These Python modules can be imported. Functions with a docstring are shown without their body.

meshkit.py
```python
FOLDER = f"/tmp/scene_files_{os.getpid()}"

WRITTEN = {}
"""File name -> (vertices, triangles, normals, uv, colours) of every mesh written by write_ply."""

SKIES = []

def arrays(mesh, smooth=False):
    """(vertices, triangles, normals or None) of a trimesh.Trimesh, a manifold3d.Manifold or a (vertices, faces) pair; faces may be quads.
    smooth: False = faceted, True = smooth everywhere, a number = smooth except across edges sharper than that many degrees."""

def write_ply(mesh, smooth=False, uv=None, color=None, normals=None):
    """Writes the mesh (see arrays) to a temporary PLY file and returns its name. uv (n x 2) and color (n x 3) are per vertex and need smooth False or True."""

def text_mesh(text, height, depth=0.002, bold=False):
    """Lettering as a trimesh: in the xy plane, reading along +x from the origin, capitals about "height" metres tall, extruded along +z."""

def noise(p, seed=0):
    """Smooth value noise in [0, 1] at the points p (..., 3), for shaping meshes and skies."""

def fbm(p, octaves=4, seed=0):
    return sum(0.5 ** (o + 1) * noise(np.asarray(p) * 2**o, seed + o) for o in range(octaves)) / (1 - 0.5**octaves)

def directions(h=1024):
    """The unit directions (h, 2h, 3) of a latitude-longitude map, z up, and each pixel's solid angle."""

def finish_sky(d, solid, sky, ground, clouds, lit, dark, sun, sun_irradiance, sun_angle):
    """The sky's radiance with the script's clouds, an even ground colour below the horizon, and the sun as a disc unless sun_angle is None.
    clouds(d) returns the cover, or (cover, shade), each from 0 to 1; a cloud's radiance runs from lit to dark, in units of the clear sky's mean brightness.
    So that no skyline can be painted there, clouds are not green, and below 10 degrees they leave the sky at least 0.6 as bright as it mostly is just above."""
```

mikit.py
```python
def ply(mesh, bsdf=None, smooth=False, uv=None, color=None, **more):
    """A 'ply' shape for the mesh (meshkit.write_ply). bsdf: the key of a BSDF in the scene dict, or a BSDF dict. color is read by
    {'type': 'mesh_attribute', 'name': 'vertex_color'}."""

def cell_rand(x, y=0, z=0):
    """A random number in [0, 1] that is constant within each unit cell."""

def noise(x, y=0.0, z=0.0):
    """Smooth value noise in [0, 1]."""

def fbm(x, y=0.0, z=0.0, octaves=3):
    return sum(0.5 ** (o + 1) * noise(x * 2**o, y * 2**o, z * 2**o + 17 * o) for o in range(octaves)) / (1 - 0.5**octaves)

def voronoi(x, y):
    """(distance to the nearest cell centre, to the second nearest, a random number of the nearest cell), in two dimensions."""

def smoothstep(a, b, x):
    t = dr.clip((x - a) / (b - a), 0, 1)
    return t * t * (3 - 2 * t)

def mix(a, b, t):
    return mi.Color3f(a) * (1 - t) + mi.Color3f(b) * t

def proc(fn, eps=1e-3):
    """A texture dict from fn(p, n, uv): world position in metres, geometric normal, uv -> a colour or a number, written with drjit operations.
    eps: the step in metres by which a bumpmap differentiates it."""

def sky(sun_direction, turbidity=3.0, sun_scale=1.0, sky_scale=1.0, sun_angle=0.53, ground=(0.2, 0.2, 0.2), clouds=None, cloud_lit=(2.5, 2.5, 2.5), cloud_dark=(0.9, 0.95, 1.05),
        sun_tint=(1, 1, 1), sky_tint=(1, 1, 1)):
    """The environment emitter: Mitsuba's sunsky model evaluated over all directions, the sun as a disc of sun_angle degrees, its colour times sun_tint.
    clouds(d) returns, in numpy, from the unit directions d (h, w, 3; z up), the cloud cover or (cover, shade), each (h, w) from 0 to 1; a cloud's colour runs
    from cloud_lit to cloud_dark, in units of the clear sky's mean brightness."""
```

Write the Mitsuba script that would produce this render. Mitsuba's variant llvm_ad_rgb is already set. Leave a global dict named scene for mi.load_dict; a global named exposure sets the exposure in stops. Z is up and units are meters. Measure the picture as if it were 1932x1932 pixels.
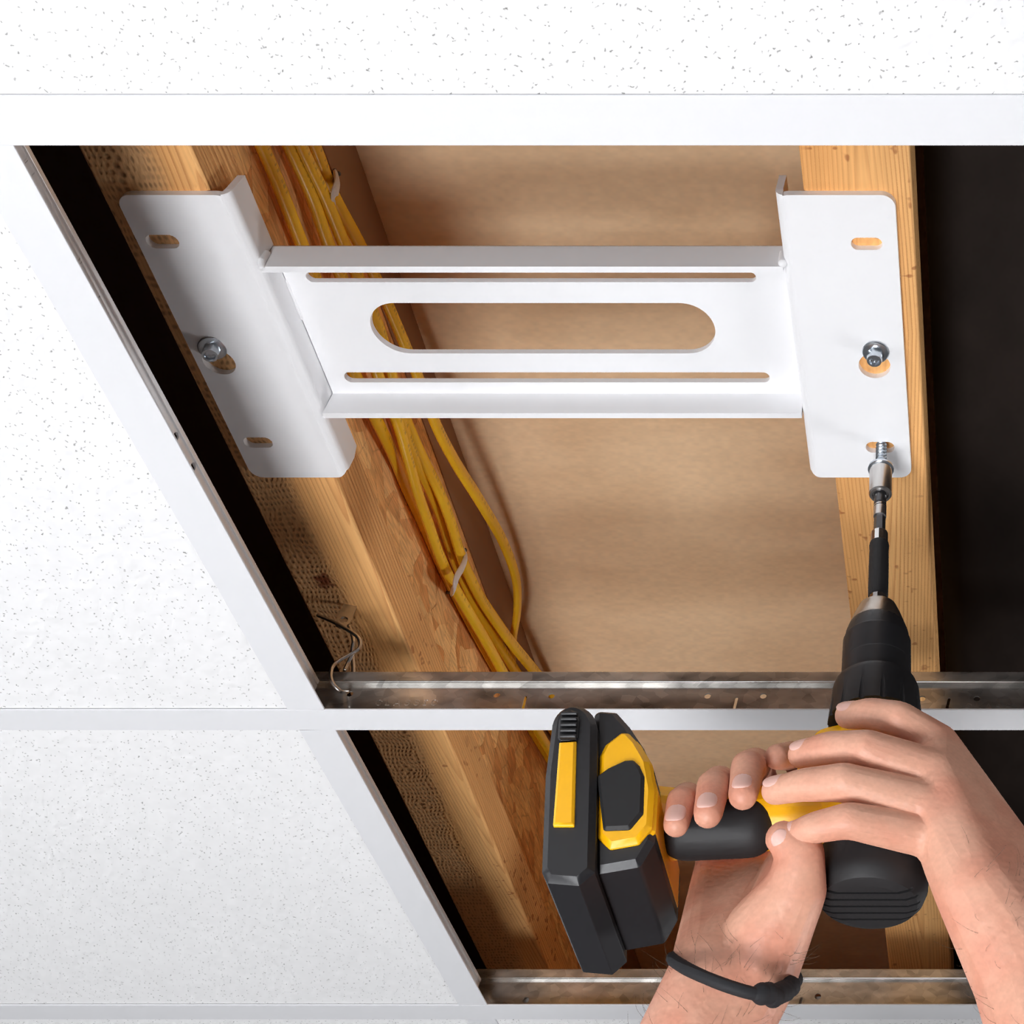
import math, random
import numpy as np, trimesh, mitsuba as mi, drjit as dr, mikit, meshkit
import manifold3d as m3
from manifold3d import Manifold
from shapely.geometry import Polygon, Point, LineString, box as sbox
from shapely.ops import unary_union
from mitsuba import ScalarTransform4f as T

rng = np.random.default_rng(7)
scene, labels = {}, {}
# ------------------------------------------------------------------ camera
CZ = 1.75                                  # eye height; the ceiling grid hangs .606 m above the eye
PITCH = math.radians(46.0)
SP, CP = math.sin(PITCH), math.cos(PITCH)
F, PX, PY = 2737.0, 1895.0, 966.0          # focal length and principal point for the 1932 px frame (a shifted lens)
scene['camera'] = {'type': 'perspective', 'fov': 2 * math.degrees(math.atan(966 / F)), 'fov_axis': 'x', 'near_clip': .05, 'far_clip': 50.,
    'principal_point_offset_x': (966 - PX) / 1932, 'to_world': T().look_at([0, 0, CZ], [0, CP, CZ + SP], [0, -SP, CP])}
exposure = -0.14
# ------------------------------------------------------------------ lights: three photographer's softboxes standing in the room
LAMPS = [  # centre (x, y, height above eye), aimed at, width, radiance, label
    ((-.33, -.02, -.80), (-.36, .5, .65), .48, 33.0, 'large square softbox lamp below the camera'),
    ((-1.75, .25, -.45), (-.3, .6, .75), .60, 9.0, 'square softbox lamp by the left wall'),
    ((1.55, 1.38, -.10), (-.45, .55, .72), .36, 30.0, 'small square softbox lamp by the right wall'),
    ((-.95, -1.05, -.85), (-.35, .7, .7), .95, 3.6, 'large dim softbox lamp behind the camera')]

# ------------------------------------------------------------------ helpers
def W(x, y, h): return np.array([x, y, h + CZ])
def on_h(px, py, h):
    zc = F * h / ((PY + F * SP / CP - py) * CP)
    return np.array([(px - PX) * zc / F, (zc - h * SP) / CP])
def on_y(px, py, Y):
    r = (PY - py) / F
    h = Y * (SP + r * CP) / (CP - r * SP)
    zc = Y * CP + h * SP
    return np.array([(px - PX) * zc / F, Y, h])
def on_x(px, py, X):
    zc = X * F / (px - PX)
    u = (PY - py) * zc / F
    return np.array([X, zc * CP - u * SP, zc * SP + u * CP])

def add(key, mesh, bsdf, smooth=False, **kw):
    """one entry of the scene; meshes are modelled with heights above the eye and lifted here"""
    k, n = key, 0
    while k in scene:
        n += 1
        k = f'{key}_{n:03d}'
    if hasattr(mesh, 'to_mesh'):
        mm = mesh.to_mesh()
        mesh = trimesh.Trimesh(mm.vert_properties[:, :3], mm.tri_verts, process=False)
    mesh = mesh.copy()
    mesh.vertices = mesh.vertices + [0, 0, CZ]
    scene[k] = mikit.ply(mesh, bsdf, smooth=smooth, **kw)
    return k
def tag(key, label, cat=None, group=None, kind=None):
    labels[key] = {'label': label}
    if cat: labels[key]['category'] = cat
    if group: labels[key]['group'] = group
    if kind: labels[key]['kind'] = kind
def tm(man):
    mm = man.to_mesh()
    return trimesh.Trimesh(mm.vert_properties[:, :3], mm.tri_verts, process=False)
def man(t):
    return Manifold(m3.Mesh(np.asarray(t.vertices, np.float32), np.asarray(t.faces, np.uint32)))
def bxm(x0, x1, y0, y1, z0, z1):
    return Manifold.cube([x1 - x0, y1 - y0, z1 - z0]).translate([x0, y0, z0])
def cross(poly):
    polys = getattr(poly, 'geoms', [poly])
    rings = []
    for p in polys:
        rings.append(np.array(p.exterior.coords)[:-1])
        rings += [np.array(i.coords)[:-1] for i in p.interiors]
    return m3.CrossSection(rings, m3.FillRule.EvenOdd)
def ext(poly, t): return Manifold.extrude(cross(poly), t)
def ext_xz(poly, y0, y1):       # polygon in (x, h), extruded along y
    return ext(poly, y1 - y0).rotate([90, 0, 0]).translate([0, y1, 0])
def ext_yz(poly, x0, x1):       # polygon in (y, h), extruded along x
    return ext(poly, x1 - x0).transform(np.array([[0, 0, 1, x0], [1, 0, 0, 0], [0, 1, 0, 0]], float))
def rbox(x0, x1, y0, y1, z0, z1, r, n=12):
    s = Manifold.sphere(r, n)
    return Manifold.batch_hull([s.translate([x, y, z]) for x in (x0 + r, x1 - r) for y in (y0 + r, y1 - r) for z in (z0 + r, z1 - r)])
def stadium(a, b, r): return LineString([a, b]).buffer(r, 16)
def rrect(pts, r): return Polygon(pts).buffer(-r).buffer(r, 12)
def lathe(profile, n=40):
    """profile (radius, z) -> closed Manifold about z"""
    return Manifold.revolve(m3.CrossSection([np.array(profile, float)], m3.FillRule.Positive if Polygon(profile).exterior.is_ccw else m3.FillRule.EvenOdd), n)
def spline(pts, n=8):
    p = np.asarray(pts, float)
    q = np.vstack([2 * p[0] - p[1], p, 2 * p[-1] - p[-2]])
    out = []
    for i in range(1, len(q) - 2):
        for t in np.linspace(0, 1, n, endpoint=False):
            out.append(.5 * (2 * q[i] + (q[i + 1] - q[i - 1]) * t + (2 * q[i - 1] - 5 * q[i] + 4 * q[i + 1] - q[i + 2]) * t * t + (3 * q[i] - q[i - 1] - 3 * q[i + 1] + q[i + 2]) * t ** 3))
    return np.vstack(out + [p[-1]])
def sweep(pts, a, c=None, n=12, ref=(1, 0, 0), closed=False):
    """tube: half width a across, half thickness c along ref; returns mesh and uv (metres along, turn)"""
    c = a if c is None else c
    p = np.asarray(pts, float)
    m = len(p)
    d = np.roll(p, -1, 0) - np.roll(p, 1, 0) if closed else np.gradient(p, axis=0)
    d /= np.linalg.norm(d, axis=1, keepdims=True)
    A, C = np.broadcast_to(a, m), np.broadcast_to(c, m)
    b = np.cross(d, ref); b /= np.linalg.norm(b, axis=1, keepdims=True) + 1e-12
    e = np.cross(b, d)
    s = np.concatenate([[0], np.cumsum(np.linalg.norm(np.diff(p, axis=0), axis=1))])
    ang = np.linspace(0, 2 * np.pi, n + 1)
    v = p[:, None] + (A[:, None, None] * np.cos(ang)[None, :, None]) * b[:, None] + (C[:, None, None] * np.sin(ang)[None, :, None]) * e[:, None]
    uv = np.stack(np.broadcast_arrays(s[:, None], ang[None] / (2 * np.pi)), -1).reshape(-1, 2)
    f, k = [], n + 1
    for i in range(m if closed else m - 1):
        for j in range(n):
            q = [i * k + j, i * k + j + 1, ((i + 1) % m) * k + j + 1, ((i + 1) % m) * k + j]
            f += [[q[0], q[2], q[1]], [q[0], q[3], q[2]]]
    v = v.reshape(-1, 3)
    if not closed:
        for i, flip in ((0, 0), (m - 1, 1)):
            v = np.vstack([v, p[i]]); uv = np.vstack([uv, [s[i], .5]])
            f += [[len(v) - 1, i * k + j + flip, i * k + j + 1 - flip] for j in range(n)]
    t = trimesh.Trimesh(v, f, process=False)
    return t, uv
BALL = trimesh.creation.icosphere(2).vertices
def bone(*balls):
    """hull of spheres (x, y, z, r)"""
    return Manifold.hull_points(np.vstack([BALL * b[3] + np.asarray(b[:3]) for b in balls]))
def chain(*balls): return [bone(a, b) for a, b in zip(balls, balls[1:])]
def union(ms): return Manifold.batch_boolean(ms, m3.OpType.Add)

# ------------------------------------------------------------------ materials
def lin(r, g, b): return [((c / 255 + .055) / 1.055) ** 2.4 if c > 10 else c / 255 / 12.92 for c in (r, g, b)]
def rgb(c): return {'type': 'rgb', 'value': [float(x) for x in c]}
def pr(key, col, rough=.5, metal=0., spec=.5, **kw):
    d = {'type': 'principled', 'base_color': col if isinstance(col, dict) else rgb(col), 'roughness': rough, 'metallic': metal, 'specular': spec}
    for k, v in kw.items(): d[k] = v
    scene[key] = d
def bump(key, inner, fn, scale, eps=4e-4):
    scene[key] = {'type': 'bumpmap', 'arbitrary': mikit.proc(fn, eps), 'scale': scale, 'bsdf': inner}

def tile_col(p, n, uv):
    wx, wy = .22 * mikit.noise(p.x * 700, p.y * 700), .22 * mikit.noise(p.x * 700 + 50, p.y * 700)
    a, b, r = mikit.voronoi(p.x * 175 + wx, p.y * 175 + wy)
    big = mikit.noise(p.x * 9, p.y * 9)
    pit = (1 - mikit.smoothstep(.04, .11, a)) * dr.select(r > .38, .4 + .6 * r, 0.)
    a2, b2, r2 = mikit.voronoi(p.x * 120 + 9 + wy, p.y * 150 + p.x * 50 + wx)
    pit2 = (1 - mikit.smoothstep(.03, .09, a2)) * dr.select(r2 > .3, .4 + .6 * r2, 0.)
    g = .76 + .05 * (mikit.fbm(p.x * 120, p.y * 120) - .5) + .02 * (big - .5)
    return mikit.mix([.76, .76, .76], [.16, .16, .15], dr.minimum(.85 * pit + .8 * pit2, .9)) * g / .76
def tile_bump(p, n, uv): return mikit.fbm(p.x * 230, p.y * 230)
pr('mat_tile_base', mikit.proc(tile_col), .9, spec=.2)
d = scene.pop('mat_tile_base')
bump('mat_tile', d, tile_bump, .0011)

pr('mat_white_cap', [.68, .685, .70], .45)
pr('mat_powder', [.76, .76, .77], .38)
def galv_col(p, n, uv):
    a, b, r = mikit.voronoi((p.x + p.y) * 130 + mikit.noise(p.x * 60, p.z * 60), p.z * 170)
    s = mikit.fbm(p.x * 45, p.y * 45, p.z * 90)
    return mi.Color3f(.60, .585, .56) * (.70 + .30 * r + 1.1 * (s - .5))
pr('mat_galvanized', mikit.proc(galv_col), .18, .8)
pr('mat_galv_white_refl', [.80, .81, .82], .34, .55)  # paler, less metallic copy: white reflection put into the base colour
pr('mat_zinc', [.62, .67, .72], .23, .95)
pr('mat_steel', [.66, .64, .62], .3, 1.)
pr('mat_bright_steel', [.72, .71, .70], .16, 1.)
pr('mat_dark_steel', [.10, .10, .105], .3, .8)
pr('mat_nickel', [.46, .41, .36], .28, 1.)
pr('mat_black', [.012, .012, .014], .42)
pr('mat_rubber', [.011, .011, .012], .62)
pr('mat_yellow', lin(242, 178, 8), .38)
pr('mat_staple', [.62, .58, .56], .5)
pr('mat_iris', [.05, .035, .02], .2)
pr('mat_cord', [.008, .008, .01], .75)
pr('mat_shirt', [.05, .06, .08], .9)
pr('mat_jeans', [.03, .05, .10], .9)
pr('mat_nail', [.66, .40, .34], .35)
pr('mat_hair', [.09, .055, .035], .5)

def cable_col(p, n, uv):
    base = mikit.mix(lin(240, 196, 40), lin(222, 168, 28), mikit.noise(uv.x * 30, uv.y * 3))
    word = dr.select(mikit.cell_rand(uv.x * 22) > .45, 1., 0.)
    ink = dr.select((mikit.cell_rand(uv.x * 420, 3) > .45) & (dr.abs(uv.y - .27) < .05) & (dr.abs(uv.x * 260 - dr.floor(uv.x * 260) - .5) < .33), 1., 0.)
    return mikit.mix(base, mi.Color3f(.16, .12, .03), ink * word * .35)
pr('mat_cable', mikit.proc(cable_col), .33)

def lumber(p, n, uv):
    # growth rings of a plank cut nearly flat: long arches along y
    w = mikit.noise(p.x * 16, p.y * 2.2, p.z * 16) * 1.3 + mikit.noise(p.x * 45, p.y * 5, p.z * 45) * .22
    k = dr.select(p.x > -.3, p.x + .083, p.x + .452)
    ring = dr.sqrt(dr.square((k + .012 * (mikit.noise(p.y * 2.3 + 4) - .5)) * 26) + dr.square((p.z - 2.455) * 16) + .03) * 17 + w * 4.2 + dr.abs(p.y - .56 + .1 * mikit.noise(p.x * 30)) * 13
    r = ring - dr.floor(ring)
    late = mikit.smoothstep(.45, .93, r) * (1 - mikit.smoothstep(.93, 1., r))
    fine = mikit.fbm(p.x * 900, p.y * 25, p.z * 900, 2)
    c = mikit.mix(lin(234, 184, 122), lin(212, 152, 90), mikit.noise(p.x * 28 + 3, p.y * 2.5, p.z * 28))
    c = mikit.mix(c, lin(168, 98, 46), late * (.22 + .4 * mikit.noise(p.x * 70, p.y * 4)))
    c = c * (.84 + .32 * mikit.noise(p.x * 22 + 5, p.y * 6, p.z * 22))
    c = c * (.86 + .28 * fine)
    # resin flecks and dark knots
    fl = mikit.smoothstep(.66, .76, mikit.fbm(p.x * 150, p.y * 190, p.z * 150, 2)) * mikit.smoothstep(.42, .62, mikit.noise(p.x * 26 + 7, p.y * 13))
    c = mikit.mix(c, lin(128, 52, 18), fl * .55)
    # roller teeth on the face of the left joist
    under = dr.select(p.z < 2.4645, 1., 0.)
    zone = (1 - mikit.smoothstep(-.486, -.470, p.x + .010 * (mikit.noise(p.y * 12) - .5) * 2)) * under
    pw = p.y + .004 * mikit.noise(p.x * 60, p.y * 40)
    row = dr.floor(pw * 190)
    u = p.x * 300 + 2.2 * mikit.noise(p.x * 70, p.y * 60) + .5 * mikit.cell_rand(row)
    v = pw * 190 - row
    dent = (1 - mikit.smoothstep(.10, .45, dr.sqrt(dr.square(u - dr.floor(u) - .5) + dr.square(v - .5) * .8))) * mikit.smoothstep(.15, .5, mikit.cell_rand(dr.floor(u), row))
    c = mikit.mix(c, lin(206, 164, 120), zone * .65)
    c = mikit.mix(c, lin(112, 76, 46), zone * dent * .5)
    kx, ky = p.x + .4870, p.y - .757
    kn = (1 - mikit.smoothstep(.5, 1.15, dr.sqrt(dr.square(kx / .0075) + dr.square(ky / .009)) + .9 * (mikit.fbm(p.x * 260, p.y * 260) - .5))) * under
    return mikit.mix(c, lin(112, 44, 14), kn * .9)
def lumber_bump(p, n, uv):
    pw = p.y + .004 * mikit.noise(p.x * 60, p.y * 40)
    row = dr.floor(pw * 190)
    u = p.x * 300 + 2.2 * mikit.noise(p.x * 70, p.y * 60) + .5 * mikit.cell_rand(row)
    v = pw * 190 - row
    dent = 1 - mikit.smoothstep(.1, .4, dr.sqrt(dr.square(u - dr.floor(u) - .5) + dr.square(v - .5) * .8))
    zone = (1 - mikit.smoothstep(-.490, -.468, p.x))
    return mikit.fbm(p.x * 420, p.y * 30, p.z * 420, 2) * .5 - dent * zone * 1.0
pr('mat_l', mikit.proc(lumber), .62, spec=.3)
bump('mat_lumber', scene.pop('mat_l'), lumber_bump, .0012, 3e-4)

def osb(p, n, uv):
    c = mi.Color3f(0)
    x, y = p.y, p.z
    wob = mikit.noise(x * 14, y * 30) * .4
    a, b, r = mikit.voronoi(x * 26 + wob, y * 52 + x * 22)
    a2, b2, r2 = mikit.voronoi(x * 44 + 5 - y * 18, y * 64 + wob + 3)
    s = dr.select(r2 > .62, r2 * 1.6 - .99, r)
    fib = mikit.fbm(x * 70 + r * 60, y * 700 + x * 200 * (r - .5), 0., 2)
    c = mikit.mix(lin(246, 202, 138), lin(208, 146, 86), s)
    c = c * (.66 + .66 * fib)
    edge = mikit.smoothstep(.0, .07, b - a)
    return c * (.84 + .16 * edge)
pr('mat_o', mikit.proc(osb), .7, spec=.25)
bump('mat_osb', scene.pop('mat_o'), lambda p, n, uv: mikit.fbm(p.y * 90, p.z * 260, 0., 3), .002, 4e-4)
def deck(p, n, uv):
    f = mikit.fbm(p.x * 8, p.y * 14, 0., 3)
    g = mikit.fbm(p.x * 160, p.y * 260, 0., 2)
    return mikit.mix(lin(232, 202, 164), lin(220, 188, 150), mikit.smoothstep(.3, .7, f)) * (.93 + .14 * g)
pr('mat_deck', mikit.proc(deck), .75, spec=.2)
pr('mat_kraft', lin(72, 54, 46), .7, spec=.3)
pr('mat_flange_shaded', lin(150, 116, 90), .8, spec=.2)  # top flange: brown darkened, its shade is put into the base colour
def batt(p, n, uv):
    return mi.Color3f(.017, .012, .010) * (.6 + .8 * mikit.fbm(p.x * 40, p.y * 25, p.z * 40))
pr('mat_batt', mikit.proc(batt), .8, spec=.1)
def skin(p, n, uv):
    m = mikit.fbm(p.x * 38, p.y * 38, p.z * 38, 3)
    s = mikit.fbm(p.x * 600, p.y * 600, p.z * 600, 2)
    return mikit.mix(lin(207, 156, 132), lin(196, 132, 109), mikit.smoothstep(.3, .8, m)) * (.92 + .16 * s)
pr('mat_s', mikit.proc(skin), .48, spec=.4)
bump('mat_skin', scene.pop('mat_s'), lambda p, n, uv: mikit.fbm(p.x * 480, p.y * 480, p.z * 480, 2), .00026, 4e-4)
pr('mat_wall', [.42, .42, .42], .9)
pr('mat_floor', [.24, .235, .23], .8)

# ------------------------------------------------------------------ room
GH = .606                                   # face of the grid above the eye
x0, x1, y0, y1 = -2.6, 2.6, -2.4, 3.4
add('floor', bxm(x0 - .1, x1 + .1, y0 - .1, y1 + .1, -CZ - .05, -CZ), 'mat_floor')
tag('floor', 'plain light floor of the room below the camera', kind='structure')
for side, b in (('left', (x0 - .1, x0, y0, y1)), ('right', (x1, x1 + .1, y0, y1)), ('back', (x0 - .1, x1 + .1, y0 - .1, y0)), ('front', (x0 - .1, x1 + .1, y1, y1 + .1))):
    add('wall_' + side, bxm(*b, -CZ, 1.0), 'mat_wall')
    tag('wall_' + side, f'plain white {side} wall of the room', kind='structure')
for (cx, cy, ch), aim, w, rad, lab in LAMPS:
    k = 'studio_lamp'
    while k + '__diffuser' in scene: k = f"studio_lamp_{int(k[12:] or 0) + 1:03d}"
    c, a = np.array([cx, cy, ch]), np.array(aim)
    z = (a - c) / np.linalg.norm(a - c); x = np.cross([0, 0, 1], z); x /= np.linalg.norm(x); y = np.cross(z, x)
    M = np.eye(4); M[:3, 0], M[:3, 1], M[:3, 2], M[:3, 3] = x, y, z, c
    q = trimesh.Trimesh([[-w / 2, -w / 2, 0], [w / 2, -w / 2, 0], [w / 2, w / 2, 0], [-w / 2, w / 2, 0]], [[0, 1, 2], [0, 2, 3]], process=False)
    q.apply_transform(M)
    add(k + '__diffuser', q, 'mat_wall', emitter={'type': 'area', 'radiance': rgb(np.array([.985, .995, 1.02]) * rad)})
    hood = Manifold.hull_points(np.array([[sx * w / 2, sy * w / 2, -.012] for sx in (-1.04, 1.04) for sy in (-1.04, 1.04)] + [[sx * .06, sy * .06, -.30] for sx in (-1, 1) for sy in (-1, 1)]))
    t = tm(hood); t.apply_transform(M); add(k + '__hood', t, 'mat_black')
    e = c - z * .24
    add(k + '__stand', tm(union([bone((e[0], e[1], e[2] - .02, .018), (e[0], e[1], -CZ + .03, .018))] + [bone((e[0], e[1], -CZ + .35, .012), (e[0] + .32 * math.cos(g), e[1] + .32 * math.sin(g), -CZ + .013, .012)) for g in (.4, 2.5, 4.6)])), 'mat_black')
    tag(k, lab, 'lamp')

# ------------------------------------------------------------------ ceiling: grid of tees, tiles, the slab of tiles beyond
TX, TW = -.4680, .0250                      # centre and width of the long bar on the left
BARS = [(.3220, .3475), (.7695, .7915), (1.1785, 1.2040)]
RX0, RX1, RY0, RY1 = -1.10, .40, -.12, 1.62
add('ceiling', union([bxm(x0, RX0, y0, y1, GH + .001, GH + .02), bxm(RX1, x1, y0, y1, GH + .001, GH + .02), bxm(RX0, RX1, y0, RY0, GH + .001, GH + .02), bxm(RX0, RX1, RY1, y1, GH + .001, GH + .02)]), 'mat_tile')
tag('ceiling', 'white suspended ceiling with one row of tiles taken out', kind='structure')
def tile(xa, xb, ya, yb):
    t = rbox(xa, xb, ya, yb, GH + .0018, GH + .0178, .0012, 8)
    add('ceiling__tile', t, 'mat_tile')
rows = [(RY0, BARS[0][0]), (BARS[0][1], BARS[1][0]), (BARS[1][1], BARS[2][0]), (BARS[2][1], RY1)]
OV = .0085                                  # how far a tile lies over the flange
for i, (ya, yb) in enumerate(rows):
    tile(RX0 - (-.002), TX - TW / 2 + OV, ya - (OV if i else 0), yb + (OV if i < 3 else 0))
for ya, yb in (rows[0], rows[3]):
    tile(TX + TW / 2 - OV, RX1 - .002, ya - (OV if ya > 0 else 0), yb + (OV if yb < 1 else 0))
def tee_profile(c, w, bulb=.0085, hb=.0100):
    """half profiles: face cap and steel body, in (across, height)"""
    cap = Polygon([(c - w / 2, GH), (c + w / 2, GH), (c + w / 2, GH + .0016), (c - w / 2, GH + .0016)]).buffer(.0003, 4)
    return cap
def tee_y(key, ya, yb, holes=()):           # bar running along x (a main tee): ya..yb is its face
    c = (ya + yb) / 2
    xa, xb = RX0, RX1
    add(key + '__face_cap', ext_yz(Polygon([(ya, GH), (yb, GH), (yb, GH + .0016), (ya, GH + .0016)]).buffer(-.0004).buffer(.0004, 4), xa, xb), 'mat_white_cap', smooth=40)
    web = sbox(xa, GH + .0016, xb, GH + .0300)
    for hpoly in holes: web = web.difference(hpoly)
    add(key + '__web', ext_xz(web, c - .0005, c + .0005), 'mat_galvanized')
    add(key + '__bulb', ext_yz(sbox(c - .0045, GH + .0296, c + .0045, GH + .0392).buffer(-.0012).buffer(.0012, 5), xa, xb), 'mat_galvanized', smooth=40)
def px_hole(px, py, Y, r):
    q = on_y(px, py, Y); return Point(q[0], q[2]).buffer(r, 10)
def px_slit(px, py0, py1, Y, w):
    a, b = on_y(px, py0, Y), on_y(px - 6, py1, Y)
    return LineString([(a[0], a[2]), (b[0], b[2])]).buffer(w, 4)
def text_on_web(key, s, px, py, Y, hgt):
    a = on_y(px, py, Y)
    parts, x = [], 0.
    for ch in s:
        g = meshkit.text_mesh(ch, hgt, .00035); g.apply_translation([x - g.bounds[0][0], 0, 0])
        parts.append(g); x += (g.bounds[1][0] - g.bounds[0][0]) + hgt * .55
    t = trimesh.util.concatenate(parts)
    v = t.vertices.copy()
    t.vertices = np.stack([a[0] + v[:, 0], Y - v[:, 2], a[2] + v[:, 1]], 1)
    return add(key, t, 'mat_steel')
WY = (BARS[1][0] + BARS[1][1]) / 2 - .0005
bar2 = [px_hole(x, y, WY, .0023) for x, y in ((660, 1309), (937, 1311), (1040, 1313), (1335, 1313), (1440, 1313), (1740, 1318), (1843, 1318))]
bar2 += [px_slit(x, y, y + 24, WY, .0010) for x, y in ((992, 1314), (1390, 1317), (1791, 1318))]
tee_y('main_tee', *BARS[0])
tag('main_tee', 'wide white ceiling bar across the top, in front of the speckled top tile', 'ceiling bar')
tee_y('main_tee_001', *BARS[1], holes=bar2)
tag('main_tee_001', 'white ceiling bar with punched steel web between tape and drill collar, hanger wire hooked in it', 'ceiling bar')
labels['main_tee_001']['label'] = 'middle ceiling bar with punched steel web, passing behind the drill and the battery'
labels['main_tee_001__web'] = {'label': 'galvanized web punched with round holes and slits'}
k = text_on_web('main_tee_001__lettering', 'CLASSIC', 707, 1331, WY, .0050); labels[k] = {'label': 'stamped capital letters on the left'}
k = text_on_web('main_tee_001__lettering', 'CLASSIC', 1822, 1339, WY, .0052); labels[k] = {'label': 'stamped capital letters on the right'}
W3 = (BARS[2][0] + BARS[2][1]) / 2 - .0005
tee_y('main_tee_002', *BARS[2], holes=[px_hole(992, 1887, W3, .0028), px_hole(1543, 1880, W3, .0028), px_slit(1512, 1884, 1904, W3, .0012)])
tag('main_tee_002', 'farthest ceiling bar at the bottom, behind the wrist with the bracelet', 'ceiling bar')

TSL, TCX = .0185, lambda Y: -.4752 + .0185 * (Y - .3475)     # the long bars run very slightly askew
def tee_x(key, ya, yb, holes=()):
    ym = (ya + yb) / 2
    c, w = TCX(ym), .0247
    rot = lambda m: m.translate([-c, -ym, 0]).rotate([0, 0, -math.degrees(math.atan(TSL))]).translate([c, ym, 0])
    cap = Polygon([(c - w / 2, GH + .0002), (c + w / 2, GH + .0002), (c + w / 2, GH + .0017), (c - w / 2, GH + .0017)]).buffer(-.0004).buffer(.0004, 4)
    add(key + '__face_cap', rot(ext_xz(cap, ya, yb)), 'mat_white_cap', smooth=40)
    web = sbox(ya, GH + .0017, yb, GH + .0212)
    for hp in holes: web = web.difference(hp)
    add(key + '__web', rot(ext_yz(web, c - .0005, c + .0005)), 'mat_galv_white_refl')
    add(key + '__bulb', rot(ext_xz(sbox(c - .0018, GH + .0206, c + .0018, GH + .0240).buffer(-.0006).buffer(.0006, 5), ya + .002, yb - .002)), 'mat_galv_white_refl', smooth=40)
def xh(px, py, r):
    q = on_x(px, py, TCX(.55) + .0005); return Point(q[1], q[2]).buffer(r, 10)
tee_x('cross_tee', BARS[0][1], BARS[1][0], [xh(333, 823, .0024), xh(364, 880, .0024)])
tag('cross_tee', 'long slanting white ceiling bar left of the bracket, with two small punched holes', 'ceiling bar')
tee_x('cross_tee_001', BARS[1][1], BARS[2][0])
tag('cross_tee_001', 'slanting ceiling bar below the middle bar, leading down to the bottom bar', 'ceiling bar')
tee_x('cross_tee_002', BARS[2][1], RY1)
tag('cross_tee_002', 'short visible end of a slanting ceiling bar beyond the bottom bar', 'ceiling bar')
tee_x('cross_tee_003', RY0, BARS[0][0])
labels['cross_tee_003'] = {'label': 'ceiling bar in line with the long slanting bar, outside the top left corner', 'category': 'ceiling bar'}

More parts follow.
